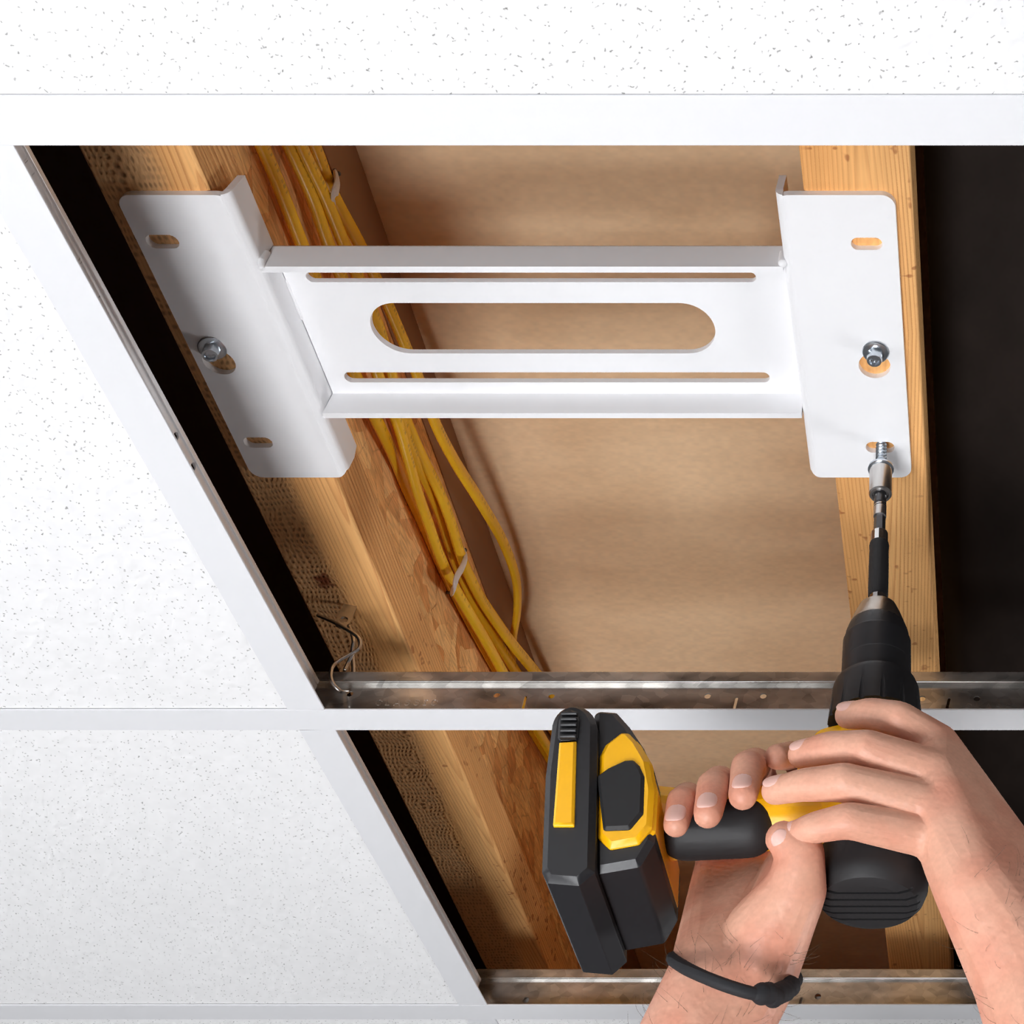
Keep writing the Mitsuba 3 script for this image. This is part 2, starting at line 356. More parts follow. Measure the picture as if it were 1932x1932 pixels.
# ------------------------------------------------------------------ joists, deck, insulation
JB, DK = .713, .954                         # underside of the joists, underside of the deck
JY0, JY1 = -1.0, 3.3
def joist(key, xa, xb):
    c = (xa + xb) / 2
    add(key + '__bottom_flange', ext_xz(sbox(xa, JB, xb, JB + .038).buffer(-.0022).buffer(.0022, 4), JY0, JY1), 'mat_lumber', smooth=40)
    add(key + '__web', bxm(c - .005, c + .0005, JY0, JY1, JB + .034, DK - .044), 'mat_osb')
    add(key + '__top_flange', bxm(c - .024, c + .0015, JY0, JY1, DK - .0455, DK), 'mat_flange_shaded')
    labels[key + '__web'] = {'label': 'web of pressed wood strands'}
joist('floor_joist', -.5095, -.4475)
tag('floor_joist', 'left wooden I-joist with toothed roller marks on its underside, cables along its side', 'joist')
joist('floor_joist_001', -.1132, -.0517)
tag('floor_joist_001', 'right wooden I-joist with arched grain, above the drill and screw', 'joist')
add('subfloor', bxm(x0, x1, JY0, JY1, DK, DK + .02), 'mat_deck')
tag('subfloor', 'tan board deck above the joists', kind='structure')
def batt_mesh(xa, xb, z0, z1):
    nx, ny = 24, 160
    X, Y = np.meshgrid(np.linspace(xa, xb, nx), np.linspace(JY0, JY1, ny), indexing='ij')
    e = np.minimum(X - xa, xb - X)
    Z = z0 + .014 * np.exp(-e / .012) + .012 * (meshkit.fbm(np.stack([X * 14, Y * 9, X * 0], -1), 3, 5) - .5)
    v = np.concatenate([np.stack([X, Y, Z], -1).reshape(-1, 3), np.stack([X, Y, X * 0 + z1], -1).reshape(-1, 3)])
    f = []
    idx = lambda i, j, t: t * nx * ny + i * ny + j
    for i in range(nx - 1):
        for j in range(ny - 1):
            f += [[idx(i, j, 0), idx(i, j + 1, 0), idx(i + 1, j + 1, 0)], [idx(i, j, 0), idx(i + 1, j + 1, 0), idx(i + 1, j, 0)],
                  [idx(i, j, 1), idx(i + 1, j + 1, 1), idx(i, j + 1, 1)], [idx(i, j, 1), idx(i + 1, j, 1), idx(i + 1, j + 1, 1)]]
    for j in range(ny - 1):
        for i, s in ((0, 0), (nx - 1, 1)):
            a, b, c, d = idx(i, j, 0), idx(i, j + 1, 0), idx(i, j + 1, 1), idx(i, j, 1)
            f += [[a, c, b], [a, d, c]] if s == 0 else [[a, b, c], [a, c, d]]
    return trimesh.Trimesh(v, f, process=False)
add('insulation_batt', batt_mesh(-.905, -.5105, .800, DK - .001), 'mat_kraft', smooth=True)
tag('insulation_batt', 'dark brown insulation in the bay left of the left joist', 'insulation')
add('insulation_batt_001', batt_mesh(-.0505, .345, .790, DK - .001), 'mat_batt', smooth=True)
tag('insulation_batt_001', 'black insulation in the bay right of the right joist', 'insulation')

# ------------------------------------------------------------------ steel bracket
PB, PT = .7085, .7130                       # underside and top of the two joist plates
TH = .0042
def yh(py, h=PB): return on_h(900, py, h)[1]
AY0, AY1 = yh(368), yh(901)
def slot_px(pts, r_px, h):
    """stadium hole from two end centres given in pixels of the photo, at height h"""
    a, b = on_h(*pts[0], h), on_h(*pts[1], h)
    s = F / (F * h / ((PY + F * SP / CP - pts[0][1]) * CP))
    return stadium(a, b, r_px / s / .66)
def arm(key, xa, xb, side, holes):
    """plate against the joist with a flange turned up at side (+1: right edge, -1: left edge)"""
    R, fh = .006, .0235
    xf = xb if side > 0 else xa
    t = PT - PB
    o = Polygon([(xa, PB), (xb, PB), (xb, PB + fh), (xa, PB + fh)]).buffer(-R).buffer(R, 10)
    if side > 0: cut = Polygon([(xa - 1, PT), (xb - TH, PT), (xb - TH, 2), (xa - 1, 2)])
    else: cut = Polygon([(xb + 1, PT), (xa + TH, PT), (xa + TH, 2), (xb + 1, 2)])
    far = xa if side > 0 else xb
    o = unary_union([o, sbox(xb - TH, PB + .012, xb, PB + fh) if side > 0 else sbox(xa, PB + .012, xa + TH, PB + fh)])
    o = unary_union([o, sbox(min(far, far + side * .012), PB, max(far, far + side * .012), PT)]).difference(cut.buffer(-.002).buffer(.002, 6))
    body = ext_xz(o, AY0, AY1)
    plan = Polygon([(xa, AY0), (xb, AY0), (xb, AY1), (xa, AY1)]).buffer(-.008).buffer(.008, 12)
    if side > 0: plan = unary_union([plan, sbox(xb - .0045, AY0, xb, AY1 - .004)])
    else: plan = unary_union([plan, sbox(xa, AY0, xa + .0045, AY1 - .004)])
    for h_ in holes: plan = plan.difference(h_)
    sidev = Polygon([(AY0, PB - .01), (AY1, PB - .01), (AY1, PB + .006), (AY1 - .010, PB + .03), (AY0 + .002, PB + .03), (AY0, PB + .006)])
    body = body ^ ext(plan, .2).translate([0, 0, PB - .05]) ^ ext_yz(sidev, -1, 1)
    return add(key, body, 'mat_powder', smooth=25)
LX0, LX1, RX_0, RX_1 = -.4990, -.4352, -.1290, -.0615
lefth = [slot_px(((291, 456), (322, 456)), 10, PB), slot_px(((473, 835), (501, 835)), 8.5, PB)]
c = on_h(413, 683, PB); lefth.append(unary_union([Point(*c).buffer(.0098, 24), stadium(c, on_h(401, 655, PB), .0042)]))
righth = [slot_px(((1619, 460), (1651, 460)), 9, PB), slot_px(((1647, 844), (1674, 844)), 9, PB)]
c = on_h(1650, 690, PB); righth.append(unary_union([Point(*c).buffer(.0098, 24), stadium(c, on_h(1652, 660, PB), .0042)]))
k = arm('mounting_bracket__joist_plate', LX0, LX1, 1, lefth); labels[k] = {'label': 'left plate with keyhole and two slots'}
k = arm('mounting_bracket__joist_plate', RX_0, RX_1, -1, righth); labels[k] = {'label': 'right plate with keyhole and two slots'}
# channel between the plates: flat top, both long edges turned down
CT = .7290                                  # underside of the channel's flat
CF = PB + .0005                             # lower edge of its flanges
CY0, CY1 = on_h(900, 503, CF)[1], on_h(900, 789, CF)[1]
cx0, cx1 = LX1 + .0004, RX_0 - .0005
prof = Polygon([(CY0, CF), (CY0, CT + TH), (CY1, CT + TH), (CY1, CF)]).buffer(-.0035).buffer(.0035, 8)
prof = unary_union([prof, sbox(CY0, CF, CY0 + TH, CF + .006), sbox(CY1 - TH, CF, CY1, CF + .006)]).difference(sbox(CY0 + TH, CF - 1, CY1 - TH, CT).buffer(-.001).buffer(.001, 5))
ch = ext_yz(prof, cx0, cx1)
HB = CT
holes = unary_union([slot_px(((589, 523), (1415, 523)), 7.5, HB), slot_px(((662, 712), (1440, 712)), 8, HB),
    (lambda a, b, r: stadium((a[0] + r, a[1]), (b[0] - r, b[1]), r))(on_h(701, 620, HB), on_h(1349, 620, HB), (on_h(900, 668, HB)[1] - on_h(900, 573, HB)[1]) / 2)])
ch = ch - ext(holes, .1).translate([0, 0, CT - .03])
add('mounting_bracket__crossbar', ch, 'mat_powder', smooth=25)
labels['mounting_bracket__crossbar'] = {'label': 'channel with long oval opening between two thin slots'}
def weld(pts, r):
    t = union([bone((*a, r * (.8 + .4 * rng.random())), (*b, r * (.8 + .4 * rng.random()))) for a, b in zip(pts, pts[1:])])
    add('mounting_bracket__weld_bead', t, 'mat_powder', smooth=40)
weld([(cx0 - .0004, CY0 - .001, CF + .012), (cx0 - .0002, CY0 - .0012, CF + .004), (cx0 + .001, CY0 + .0005, CF)], .0022)
weld([(cx1 - .001, CY0 - .001, CF + .012), (cx1, CY0 - .0012, CF + .002)], .0024)
ym = (CY0 + CY1) / 2
weld([(cx0 - .0002, ym - .034 + .004 * i, CT + .0003) for i in range(8)], .0011)
weld([(cx0 - .0002, CY1 - .0005, CF + .001), (cx0 + .0004, CY1 + .0006, CF + .004)], .0018)
tag('mounting_bracket', 'white powder-coated steel bracket spanning the two joists, with oval opening', 'bracket')

# ------------------------------------------------------------------ bolts, screw
def bolt_mesh(thread=False):
    """head points to -z, flange face at z = 0"""
    fl = lathe([(0, 0), (.0082, 0), (.0083, -.0007), (.0078, -.0013), (.0060, -.0019), (0, -.0024)], 40)
    hexa = Manifold.cylinder(.0078, .0052, .0052, 6).translate([0, 0, -.0094]) ^ Manifold.cylinder(.0082, .0044, .0062, 32).translate([0, 0, -.0095])
    rec = Manifold.cylinder(.002, .0034, .0026, 24).translate([0, 0, -.0098])
    cr = union([Manifold.cube([.0014, .0056, .002], True), Manifold.cube([.0056, .0014, .002], True)]).translate([0, 0, -.0082])
    return fl, hexa - rec - cr
def put(t, pos, tilt=(0, 0, 0)):
    return t.rotate(list(tilt)).translate([float(x) for x in pos])
for key, px, tilt, lab in (('hex_bolt', (401, 656), (-4, -13, 0), 'leaning zinc hex bolt in the left plate of the bracket'), ('hex_bolt_001', (1652, 664), (0, 2, 20), 'zinc hex bolt fixed in the right plate of the bracket, straight above the oval hole')):
    q = on_h(*px, PB - .0005)
    fl, hx = bolt_mesh()
    add(key + '__flange', put(fl, (*q, PB - .0004), tilt), 'mat_zinc', smooth=30)
    add(key + '__head', put(hx, (*q, PB - .0004), tilt), 'mat_zinc', smooth=25)
    add(key + '__shank', put(Manifold.cylinder(.006, .0035, .0035, 20).translate([0, 0, -.001]), (*q, PB), tilt), 'mat_zinc', smooth=30)
    tag(key, lab, 'bolt')
# drill axis: from the slot down, leaning a little to +x
A0 = np.array([*on_h(1663, 842, PB), PB])
ADIR = np.array([.046, 0.0, -1.0]); ADIR /= np.linalg.norm(ADIR)
def axis(t): return A0 + ADIR * t
def along(m, t):                            # m modelled with +z running DOWN the axis from z=0
    z = ADIR; x = np.cross([0, 1, 0], z); x /= np.linalg.norm(x); y = np.cross(z, x)
    M = np.stack([x, y, z, axis(t)], 1)
    return m.transform(M)
th = [(0, -.004)]
for i in range(8):
    z = -.003 + i * .0031
    th += [(.0023, z), (.0025, z + .0012), (.0036, z + .0019), (.0025, z + .0025)]
th += [(.0023, .0222), (.0028, .0225), (0, .0225)]
add('lag_screw__shank', along(lathe(th, 24), 0), 'mat_zinc', smooth=30)
add('lag_screw__flange', along(lathe([(0, .021), (.0082, .021), (.0083, .0225), (.006, .0232), (0, .0232)], 40), 0), 'mat_zinc', smooth=30)
tag('lag_screw', 'threaded zinc screw held in the nut driver, entering the lower slot of the right plate', 'screw')

# ------------------------------------------------------------------ nut driver and bit holder
def L(key, prof, mat, n=40, sm=30): return add(key, along(lathe(prof, n), 0), mat, smooth=sm)
L('nut_driver__socket', [(0, .0235), (.0070, .0235), (.0072, .0242), (.0072, .0455), (.0066, .0465), (.0052, .0467), (.0046, .0455), (0, .0452)], 'mat_steel')
labels['nut_driver__socket'] = {'label': 'shiny steel socket'}
L('nut_driver__neck', [(0, .045), (.0039, .045), (.0039, .0545), (.0036, .055), (.0039, .0555), (.0039, .058), (0, .058)], 'mat_dark_steel', 24)
L('nut_driver__ring', [(0, .0564), (.00405, .0564), (.00405, .0572), (0, .0572)], 'mat_bright_steel', 24)
L('nut_driver__ring', [(0, .058), (.0040, .058), (.0040, .066), (0, .066)], 'mat_steel', 24)
L('nut_driver__hex_shank', [(0, .066), (.0036, .066), (.0036, .084), (0, .084)], 'mat_dark_steel', 6, False)
tag('nut_driver', 'steel socket nut driver on a dark shank turning the screw', 'nut driver')
L('bit_holder__nose', [(0, .0800), (.0048, .0800), (.0052, .0806), (.0052, .0905), (0, .0905)], 'mat_bright_steel', 12, 20)
L('bit_holder__sleeve', [(0, .0895), (.0057, .0895), (.0060, .0912), (.0058, .095), (.0060, .11), (.0059, .132), (.0055, .1335), (0, .1335)], 'mat_rubber')
labels['bit_holder__sleeve'] = {'label': 'black rubber sleeve'}
L('bit_holder__shank', [(0, .133), (.0053, .133), (.0053, .1385), (.0046, .1395), (.0036, .146), (0, .146)], 'mat_bright_steel', 12, 20)
tag('bit_holder', 'black sleeved bit holder between the nut driver and the drill chuck', 'bit holder')

# ------------------------------------------------------------------ cordless drill
D = 'cordless_drill'
L(D + '__chuck_nose', [(0, .1412), (.0098, .1412), (.0110, .1422), (.0136, .1490), (.0158, .1560), (.0158, .1572), (0, .1572)], 'mat_nickel', 56)
labels[D + '__chuck_nose'] = {'label': 'brushed metal nose of the chuck'}
L(D + '__chuck', [(0, .1562), (.0152, .1562), (.0164, .1578), (.0178, .1625), (.0185, .1672), (.0187, .1678), (.0192, .1688), (.0193, .1850), (.0191, .1855), (.0193, .186), (.0193, .1995), (0, .1995)], 'mat_black', 64)
gear = lathe([(0, .1985), (.0200, .1985), (.0225, .2005), (.0237, .2040), (.0250, .2200), (.0255, .2270), (0, .2270)], 96)
notch = [Manifold.cylinder(.030, .0016, .0016, 12).translate([.0258 * math.cos(a), .0258 * math.sin(a), .2035]) for a in np.linspace(0, 2 * np.pi, 14, endpoint=False)]
add(D + '__clutch_ring', along(gear - union(notch), 0), 'mat_black', smooth=25)
labels[D + '__clutch_ring'] = {'label': 'ribbed black clutch ring'}
AX = axis(.25)
bx_, by_ = AX[0], AX[1]
hz = axis(.2265)[2]                         # top of the yellow housing
def S(x, y, z, r): return (x, y, z, r)
housing = union([bone(S(bx_, by_, hz - .026, .0262), S(bx_ + .002, by_, hz - .075, .0285)), Manifold.cylinder(.020, .0270, .0285, 48).translate([bx_ + .003, by_, hz - .098]),
    bone(S(bx_, by_, hz - .010, .0125), S(bx_ - .0245, by_, hz - .0145, .0100)), bone(S(bx_ - .0235, by_, hz - .0155, .0105), S(bx_ - .028, by_, hz - .05, .017), S(bx_, by_, hz - .06, .024), S(bx_, by_, hz - .014, .014))])
hs = tm(housing.refine_to_length(.004)); trimesh.smoothing.filter_taubin(hs, iterations=8)
add(D + '__housing', hs, 'mat_yellow', smooth=True)
labels[D + '__housing'] = {'label': 'yellow motor housing'}
rear = lathe([(0, 0), (.0190, 0), (.0235, .0015), (.0265, .005), (.0282, .010), (.0288, .024), (0, .024)], 56) - union([Manifold.cube([.07, .0016, .006], True).translate([0, y, 0]) for y in (-.012, -.006, 0, .006, .012)])
add(D + '__rear_cap', rear.translate([bx_ + .003, by_, hz - .110]), 'mat_rubber', smooth=30)
gz = .420                                    # height of the grip's centre line
by = by_
FX = -.1790
grip = union([bone(S(bx_ - .018, by, gz + .004, .0175), S(bx_ - .05, by, gz + .003, .0165)), bone(S(bx_ - .05, by, gz + .003, .0165), S(FX + .022, by, gz, .0165)), bone(S(FX + .022, by, gz, .0165), S(FX - .006, by, gz - .002, .021))])
gs = tm(grip.refine_to_length(.004)); trimesh.smoothing.filter_taubin(gs, iterations=8)
add(D + '__grip', gs, 'mat_yellow', smooth=True)
pad = union([bone(S(bx_ - .060, by - .0045, gz - .006, .0150), S(FX + .02, by - .0045, gz - .007, .0155)), bone(S(bx_ - .036, by + .003, gz + .0095, .0115), S(FX + .03, by + .002, gz + .0075, .0125))])
ps = tm(pad.refine_to_length(.004)); trimesh.smoothing.filter_taubin(ps, iterations=6)
add(D + '__grip_pad', ps, 'mat_rubber', smooth=True)
tr = rbox(bx_ - .052, bx_ - .034, by - .007, by + .007, gz + .010, gz + .026, .005)
add(D + '__trigger', tr, 'mat_black', smooth=40)
sel = rbox(*sorted((on_y(1528, 1440, by - .0215)[0], on_y(1554, 1440, by - .0215)[0])), by - .0235, by - .013, gz + .008, gz + .023, .003)
add(D + '__direction_switch', sel, 'mat_black', smooth=40)
# foot between grip and battery, battery
FYF = .5865                                  # camera-side face of foot and battery
def pxp(pts, Y): return Polygon([tuple(on_y(x, y, Y)[[0, 2]]) for x, y in pts])
def soft(poly, ya, yb, r, b=.003):
    a = ext_xz(poly.buffer(-r).buffer(r, 8).buffer(-b), ya, yb)
    c_ = ext_xz(poly.buffer(-r).buffer(r, 8), ya + b, yb - b)
    return Manifold.batch_hull([a, c_])
foot_px = [(1118, 1331), (1160, 1334), (1185, 1362), (1212, 1402), (1232, 1446), (1238, 1500), (1232, 1580), (1205, 1625), (1118, 1640)]
add(D + '__foot', soft(pxp(foot_px, FYF), FYF + .002, .664, .003), 'mat_black', smooth=30)
yp = pxp([(1130, 1466), (1131, 1426), (1142, 1404), (1172, 1381), (1186, 1382), (1203, 1400), (1224, 1436), (1234, 1490), (1230, 1560), (1205, 1590), (1150, 1600), (1128, 1580)], FYF)
rub = pxp([(1128, 1470), (1150, 1454), (1165, 1449), (1180, 1440), (1196, 1439), (1208, 1450), (1217, 1470), (1215, 1540), (1190, 1570), (1140, 1572)], FYF)
add(D + '__foot_panel', soft(yp.buffer(-.001).buffer(.001), FYF - .0015, FYF + .016, .002, .0025) + soft(pxp([(1186, 1383), (1203, 1400), (1224, 1436), (1234, 1490), (1230, 1560), (1205, 1590), (1190, 1560), (1195, 1420)], FYF).buffer(.0012), FYF + .002, .660, .002, .002), 'mat_yellow', smooth=30)
labels[D + '__foot_panel'] = {'label': 'yellow panel on the foot of the handle'}
add(D + '__foot_pad', soft(rub, FYF - .0035, FYF + .006, .002, .0015), 'mat_rubber', smooth=30)
bat = pxp([(1027, 1460)] + [(1082 - 43 * math.cos(g), 1371 - 45 * math.sin(g)) for g in np.linspace(0, np.pi, 15)] + [(1124, 1460), (1120, 1640), (1090, 1665), (1030, 1660), (1020, 1640)], FYF - .006)
add(D + '__battery', soft(bat, FYF - .006, .668, .001, .003), 'mat_black', smooth=30)
inl = pxp([(1056, 1403), (1088, 1401), (1084, 1560), (1044, 1560)], FYF - .0065)
add(D + '__battery__stripe', soft(inl, FYF - .0085, FYF + .002, .0005, .0012), 'mat_yellow', smooth=30)
labels[D + '__battery__stripe'] = {'label': 'yellow stripe on the battery'}
btn = pxp([(1053, 1400), (1055, 1362), (1062, 1347), (1077, 1341), (1090, 1347), (1094, 1362), (1090, 1399)], FYF - .0065)
ribs = [soft(pxp([(1060 - i * .6, y), (1090 - i * .6, y), (1090 - i * .6, y + 5.5), (1059 - i * .6, y + 5.5)], FYF - .0085), FYF - .0105, FYF - .003, .0003, .0006) for i, y in enumerate((1346, 1356, 1367, 1378, 1389))]
add(D + '__battery__release_button', union([soft(btn, FYF - .0085, FYF + .002, .002, .001)] + ribs), 'mat_black', smooth=30)
tag(D, 'yellow and black cordless drill held upright in both hands, battery to the left', 'drill')

# ------------------------------------------------------------------ person: both arms reach up into frame
def J(px, py, Y, r): return (*on_y(px, py, Y), r)
NAILS = []
def finger(*js): return chain(*js)
# left hand (on the right of the picture): fingers over the front of the drill
LW = J(1868, 1672, .612, .024)
lm = {'i': J(1768, 1408, .600, .0118), 'm': J(1764, 1462, .592, .0128), 'r': J(1760, 1522, .592, .0120), 'p': J(1764, 1580, .598, .0108)}
lh = []
lh += finger(J(1600, 1350, .5925, .0068), J(1642, 1346, .586, .0080), J(1696, 1357, .583, .0092), lm['i'])
lh += finger(J(1513, 1424, .5885, .0070), J(1563, 1412, .5805, .0084), J(1636, 1414, .577, .0098), lm['m'])
lh += finger(J(1463, 1492, .5880, .0068), J(1515, 1481, .5805, .0080), J(1592, 1476, .576, .0094), lm['r'])
lh += finger(J(1488, 1580, .5900, .0062), J(1535, 1562, .583, .0074), J(1602, 1548, .579, .0086), lm['p'])
wl = [J(1838, 1668, .600, .0200), J(1910, 1660, .618, .0200)]
lh += [bone(lm['i'], lm['m'], wl[1], wl[0]), bone(lm['m'], lm['r'], wl[0], wl[1]), bone(lm['r'], lm['p'], wl[0], wl[1])]
lh += finger(wl[1], J(1800, 1480, .640, .0150), J(1745, 1420, .660, .0115), J(1700, 1395, .664, .0095))
# right hand (below the battery): fingers over the grip towards the camera
rm = [J(1512, 1560, .668, .0118), J(1458, 1580, .672, .0124), J(1404, 1595, .672, .0116), J(1352, 1618, .668, .0105)]
rh = []
rh += finger(J(1466, 1428, .606, .0066), J(1496, 1426, .625, .0078), J(1526, 1455, .648, .0092), rm[0])
rh += finger(J(1402, 1500, .5905, .0072), J(1411, 1448, .5975, .0086), J(1424, 1445, .640, .0098), rm[1])
rh += finger(J(1336, 1535, .5900, .0070), J(1346, 1484, .5960, .0083), J(1357, 1478, .638, .0094), rm[2])
rh += finger(J(1276, 1555, .5950, .0062), J(1286, 1512, .5990, .0074), J(1297, 1506, .634, .0084), rm[3])
wr = [J(1345, 1838, .628, .0205), J(1420, 1846, .634, .0205)]
rh += [bone(rm[0], rm[1], wr[0], wr[1]), bone(rm[1], rm[2], wr[0], wr[1]), bone(rm[2], rm[3], wr[0], wr[1])]
rt = [J(1440, 1765, .620, .0190), J(1500, 1680, .606, .0150), J(1512, 1612, .594, .0110), J(1478, 1583, .590, .0085)]
rh += [bone(rt[0], rt[1], wr[1]), bone(rm[0], rt[1], wr[1])] + finger(*rt)
LN = [(J(1600, 1350, .5925, .0068), J(1642, 1346, .586, .0080), 0), (J(1513, 1424, .5885, .0070), J(1563, 1412, .5805, .0084), 0), (J(1463, 1492, .5880, .0068), J(1515, 1481, .5805, .0080), 0), (J(1488, 1580, .5900, .0062), J(1535, 1562, .583, .0074), 0)]
RN = [(J(1402, 1500, .5905, .0072), J(1411, 1448, .5975, .0086), 0), (J(1336, 1535, .5900, .0070), J(1346, 1484, .5960, .0083), 0), (J(1276, 1555, .5950, .0062), J(1286, 1512, .5990, .0074), 0)]
# forearms
def lerp(a, b, t): return tuple(np.array(a) * (1 - t) + np.array(b) * t)
LE, RE = (.112, .665, .110, .041), (-.232, .690, .085, .041)
LSH, RSH = (.125, .86, -.13, .055), (-.275, .86, -.13, .055)
lf = [bone(wl[0], wl[1], lerp(LW, LE, .16)[:3] + (.0275,)), bone(lerp(LW, LE, .16)[:3] + (.0275,), lerp(LW, LE, .62)[:3] + (.043,)), bone(lerp(LW, LE, .62)[:3] + (.043,), LE)]
RWc = tuple((np.array(wr[0]) + np.array(wr[1])) / 2)
rf = [bone(wr[0], wr[1], lerp(RWc, RE, .16)[:3] + (.0285,)), bone(lerp(RWc, RE, .16)[:3] + (.0285,), lerp(RWc, RE, .62)[:3] + (.044,)), bone(lerp(RWc, RE, .62)[:3] + (.044,), RE)]
def flesh(parts, step=.003, it=14):
    m = tm(union(parts).refine_to_length(step))
    m.merge_vertices()
    trimesh.smoothing.filter_taubin(m, lamb=.55, nu=.57, iterations=it)
    return man(m)
hands = [flesh(lh + lf), flesh(rh + rf)]
NK, CH, PV = (-.075, .90, -.10), (-.075, .92, -.26), (-.075, .93, -.72)
body = [bone(LE, LSH), bone(RE, RSH), bone(LSH, RSH, (*CH, .11)), bone((-.20, .92, -.25, .10), (.05, .92, -.25, .10), (-.16, .93, -.66, .09), (.01, .93, -.66, .09)),
    bone((*NK, .058), (-.075, .885, .01, .055)), bone((-.16, .93, -.70, .095), (.01, .93, -.70, .095)),
    bone((-.075, .87, .105, .088), (-.075, .90, .10, .092), (-.075, .862, .045, .066), (-.075, .845, .005, .042)), bone((-.075, .778, .075, .008), (-.075, .772, .047, .014), (-.075, .80, .05, .018)),
    bone((-.168, .885, .085, .012), (-.166, .888, .05, .010)), bone((.018, .885, .085, .012), (.016, .888, .05, .010))]
for s in (-1, 1):
    hx = -.075 + s * .095
    body += chain((hx, .93, -.74, .085), (hx + s * .01, .91, -1.20, .056), (hx + s * .015, .94, -1.64, .040)) + [bone((hx + s * .015, .95, -1.70, .042), (hx + s * .03, .80, -1.722, .026))]
torso = flesh(body, .012, 6)
person = tm(union([hands[0], hands[1], torso]))
add('person', person, 'mat_skin', smooth=True)
tag('person', 'person reaching up with both bare arms to hold the drill', 'person')
def nail(c, along_, up, l=.0058, w=.0046):
    a = np.array(along_, float); a /= np.linalg.norm(a)
    u = np.array(up, float); u -= a * (u @ a); u /= np.linalg.norm(u)
    b = np.cross(u, a)
    v = BALL.copy()
    v = np.sign(v) * np.abs(v) ** .8
    P = (v[:, :1] * l) * a + (v[:, 1:2] * w) * b + (v[:, 2:] * .0011 - (v[:, 1:2] * w) ** 2 * 60) * u + np.asarray(c)
    add('person__fingernail', trimesh.Trimesh(P, trimesh.creation.icosphere(2).faces, process=False), 'mat_nail', smooth=True)
TOC = np.array([0, -.62, -.42])             # towards the camera, roughly
def nail_on(tip, dip, n):
    t, d = np.array(tip[:3]), np.array(dip[:3]); al = t - d; al /= np.linalg.norm(al)
    n = np.array(n, float); n -= al * (n @ al); n /= np.linalg.norm(n)
    nail(t * .86 + d * .14 + n * (tip[3] * .93), al, n, .0062, .0050)
UP = np.array([0, 0, 1.])
for tip, dip, n in LN: nail_on(tip, dip, TOC * .9 + UP * .62)
for tip, dip, n in RN: nail_on(tip, dip, TOC)
nail_on(rt[3], rt[2], TOC)
shirt = union([bone((LSH[0], .86, -.13, .066), lerp(LSH, LE, .45)[:3] + (.062,)), bone((RSH[0], .86, -.13, .066), lerp(RSH, RE, .45)[:3] + (.062,)), bone((LSH[0], .865, -.135, .062), (RSH[0], .865, -.135, .062), (*CH, .12)),
    bone((-.20, .92, -.25, .112), (.05, .92, -.25, .112), (-.17, .93, -.70, .104), (.02, .93, -.70, .104))]) - bone((*NK, .062), (-.075, .885, .03, .062))
add('person__shirt', shirt, 'mat_shirt', smooth=40)
tr_ = [bone((-.17, .93, -.72, .103), (.02, .93, -.72, .103))]
for s in (-1, 1):
    hx = -.075 + s * .095
    tr_ += chain((hx, .93, -.76, .096), (hx + s * .01, .915, -1.20, .074), (hx + s * .015, .94, -1.63, .062))
add('person__trousers', union(tr_), 'mat_jeans', smooth=40)
hair = bone((-.075, .895, .125, .090), (-.075, .93, .09, .085)) - bxm(-1, 1, 0, .835, -1, 1)
add('person__hair', hair, 'mat_hair', smooth=40)
for s in (-1, 1):
    k = add('person__eye', Manifold.sphere(.0105, 20).translate([-.075 + s * .031, .8005, .078]), 'mat_powder', smooth=True)
    add(k + '__iris', Manifold.sphere(.0062, 16).translate([-.075 + s * .031, .7955, .0815]), 'mat_iris', smooth=True)
    add('person__eyebrow', bone((-.075 + s * .017, .7885, .097, .0032), (-.075 + s * .044, .797, .098, .0024)), 'mat_hair', smooth=40)
    add('person__eyelid', (Manifold.sphere(.0125, 20) - bxm(-1, 1, -1, 1, -.0045, .0035)).translate([-.075 + s * .031, .801, .078]), 'mat_skin', smooth=True)
add('person__mouth', bone((-.095, .795, .015, .005), (-.055, .795, .015, .005)), 'mat_nail', smooth=True)
# hairs of both forearms, as one tuft of strands
vv, nn = np.asarray(person.vertices), np.asarray(person.vertex_normals)
def strands(mask, count, length):
    ids = rng.choice(np.nonzero(mask)[0], count, replace=False)
    out = []
    for i in ids:
        n_ = nn[i]; t_ = np.array([rng.normal(0, .5), rng.normal(0, .4), .8 + rng.normal(0, .3)]); t_ -= n_ * (t_ @ n_)
        l = length * (.6 + .8 * rng.random())
        P = np.array([vv[i] - n_ * .0003, vv[i] + n_ * l * .35 + t_ * l * .3, vv[i] + n_ * l * .55 + t_ * l * .8])
        out.append(sweep(spline(P, 3), np.linspace(.00009, .00003, 7), n=3, ref=(.31, .52, .8))[0])
    return out
near = (vv[:, 2] > .20) & (vv[:, 2] < .385)
rmask = near & (vv[:, 0] < -.09) & (vv[:, 2] < .345)
lmask = near & (vv[:, 0] > -.02)
st = strands(rmask, 420, .011) + strands(lmask & (vv[:, 2] < .38), 300, .010)
k = add('person__arm_hair', trimesh.util.concatenate(st), 'mat_hair')
labels[k] = {'label': 'fine brown hair on the forearms', 'kind': 'stuff'}

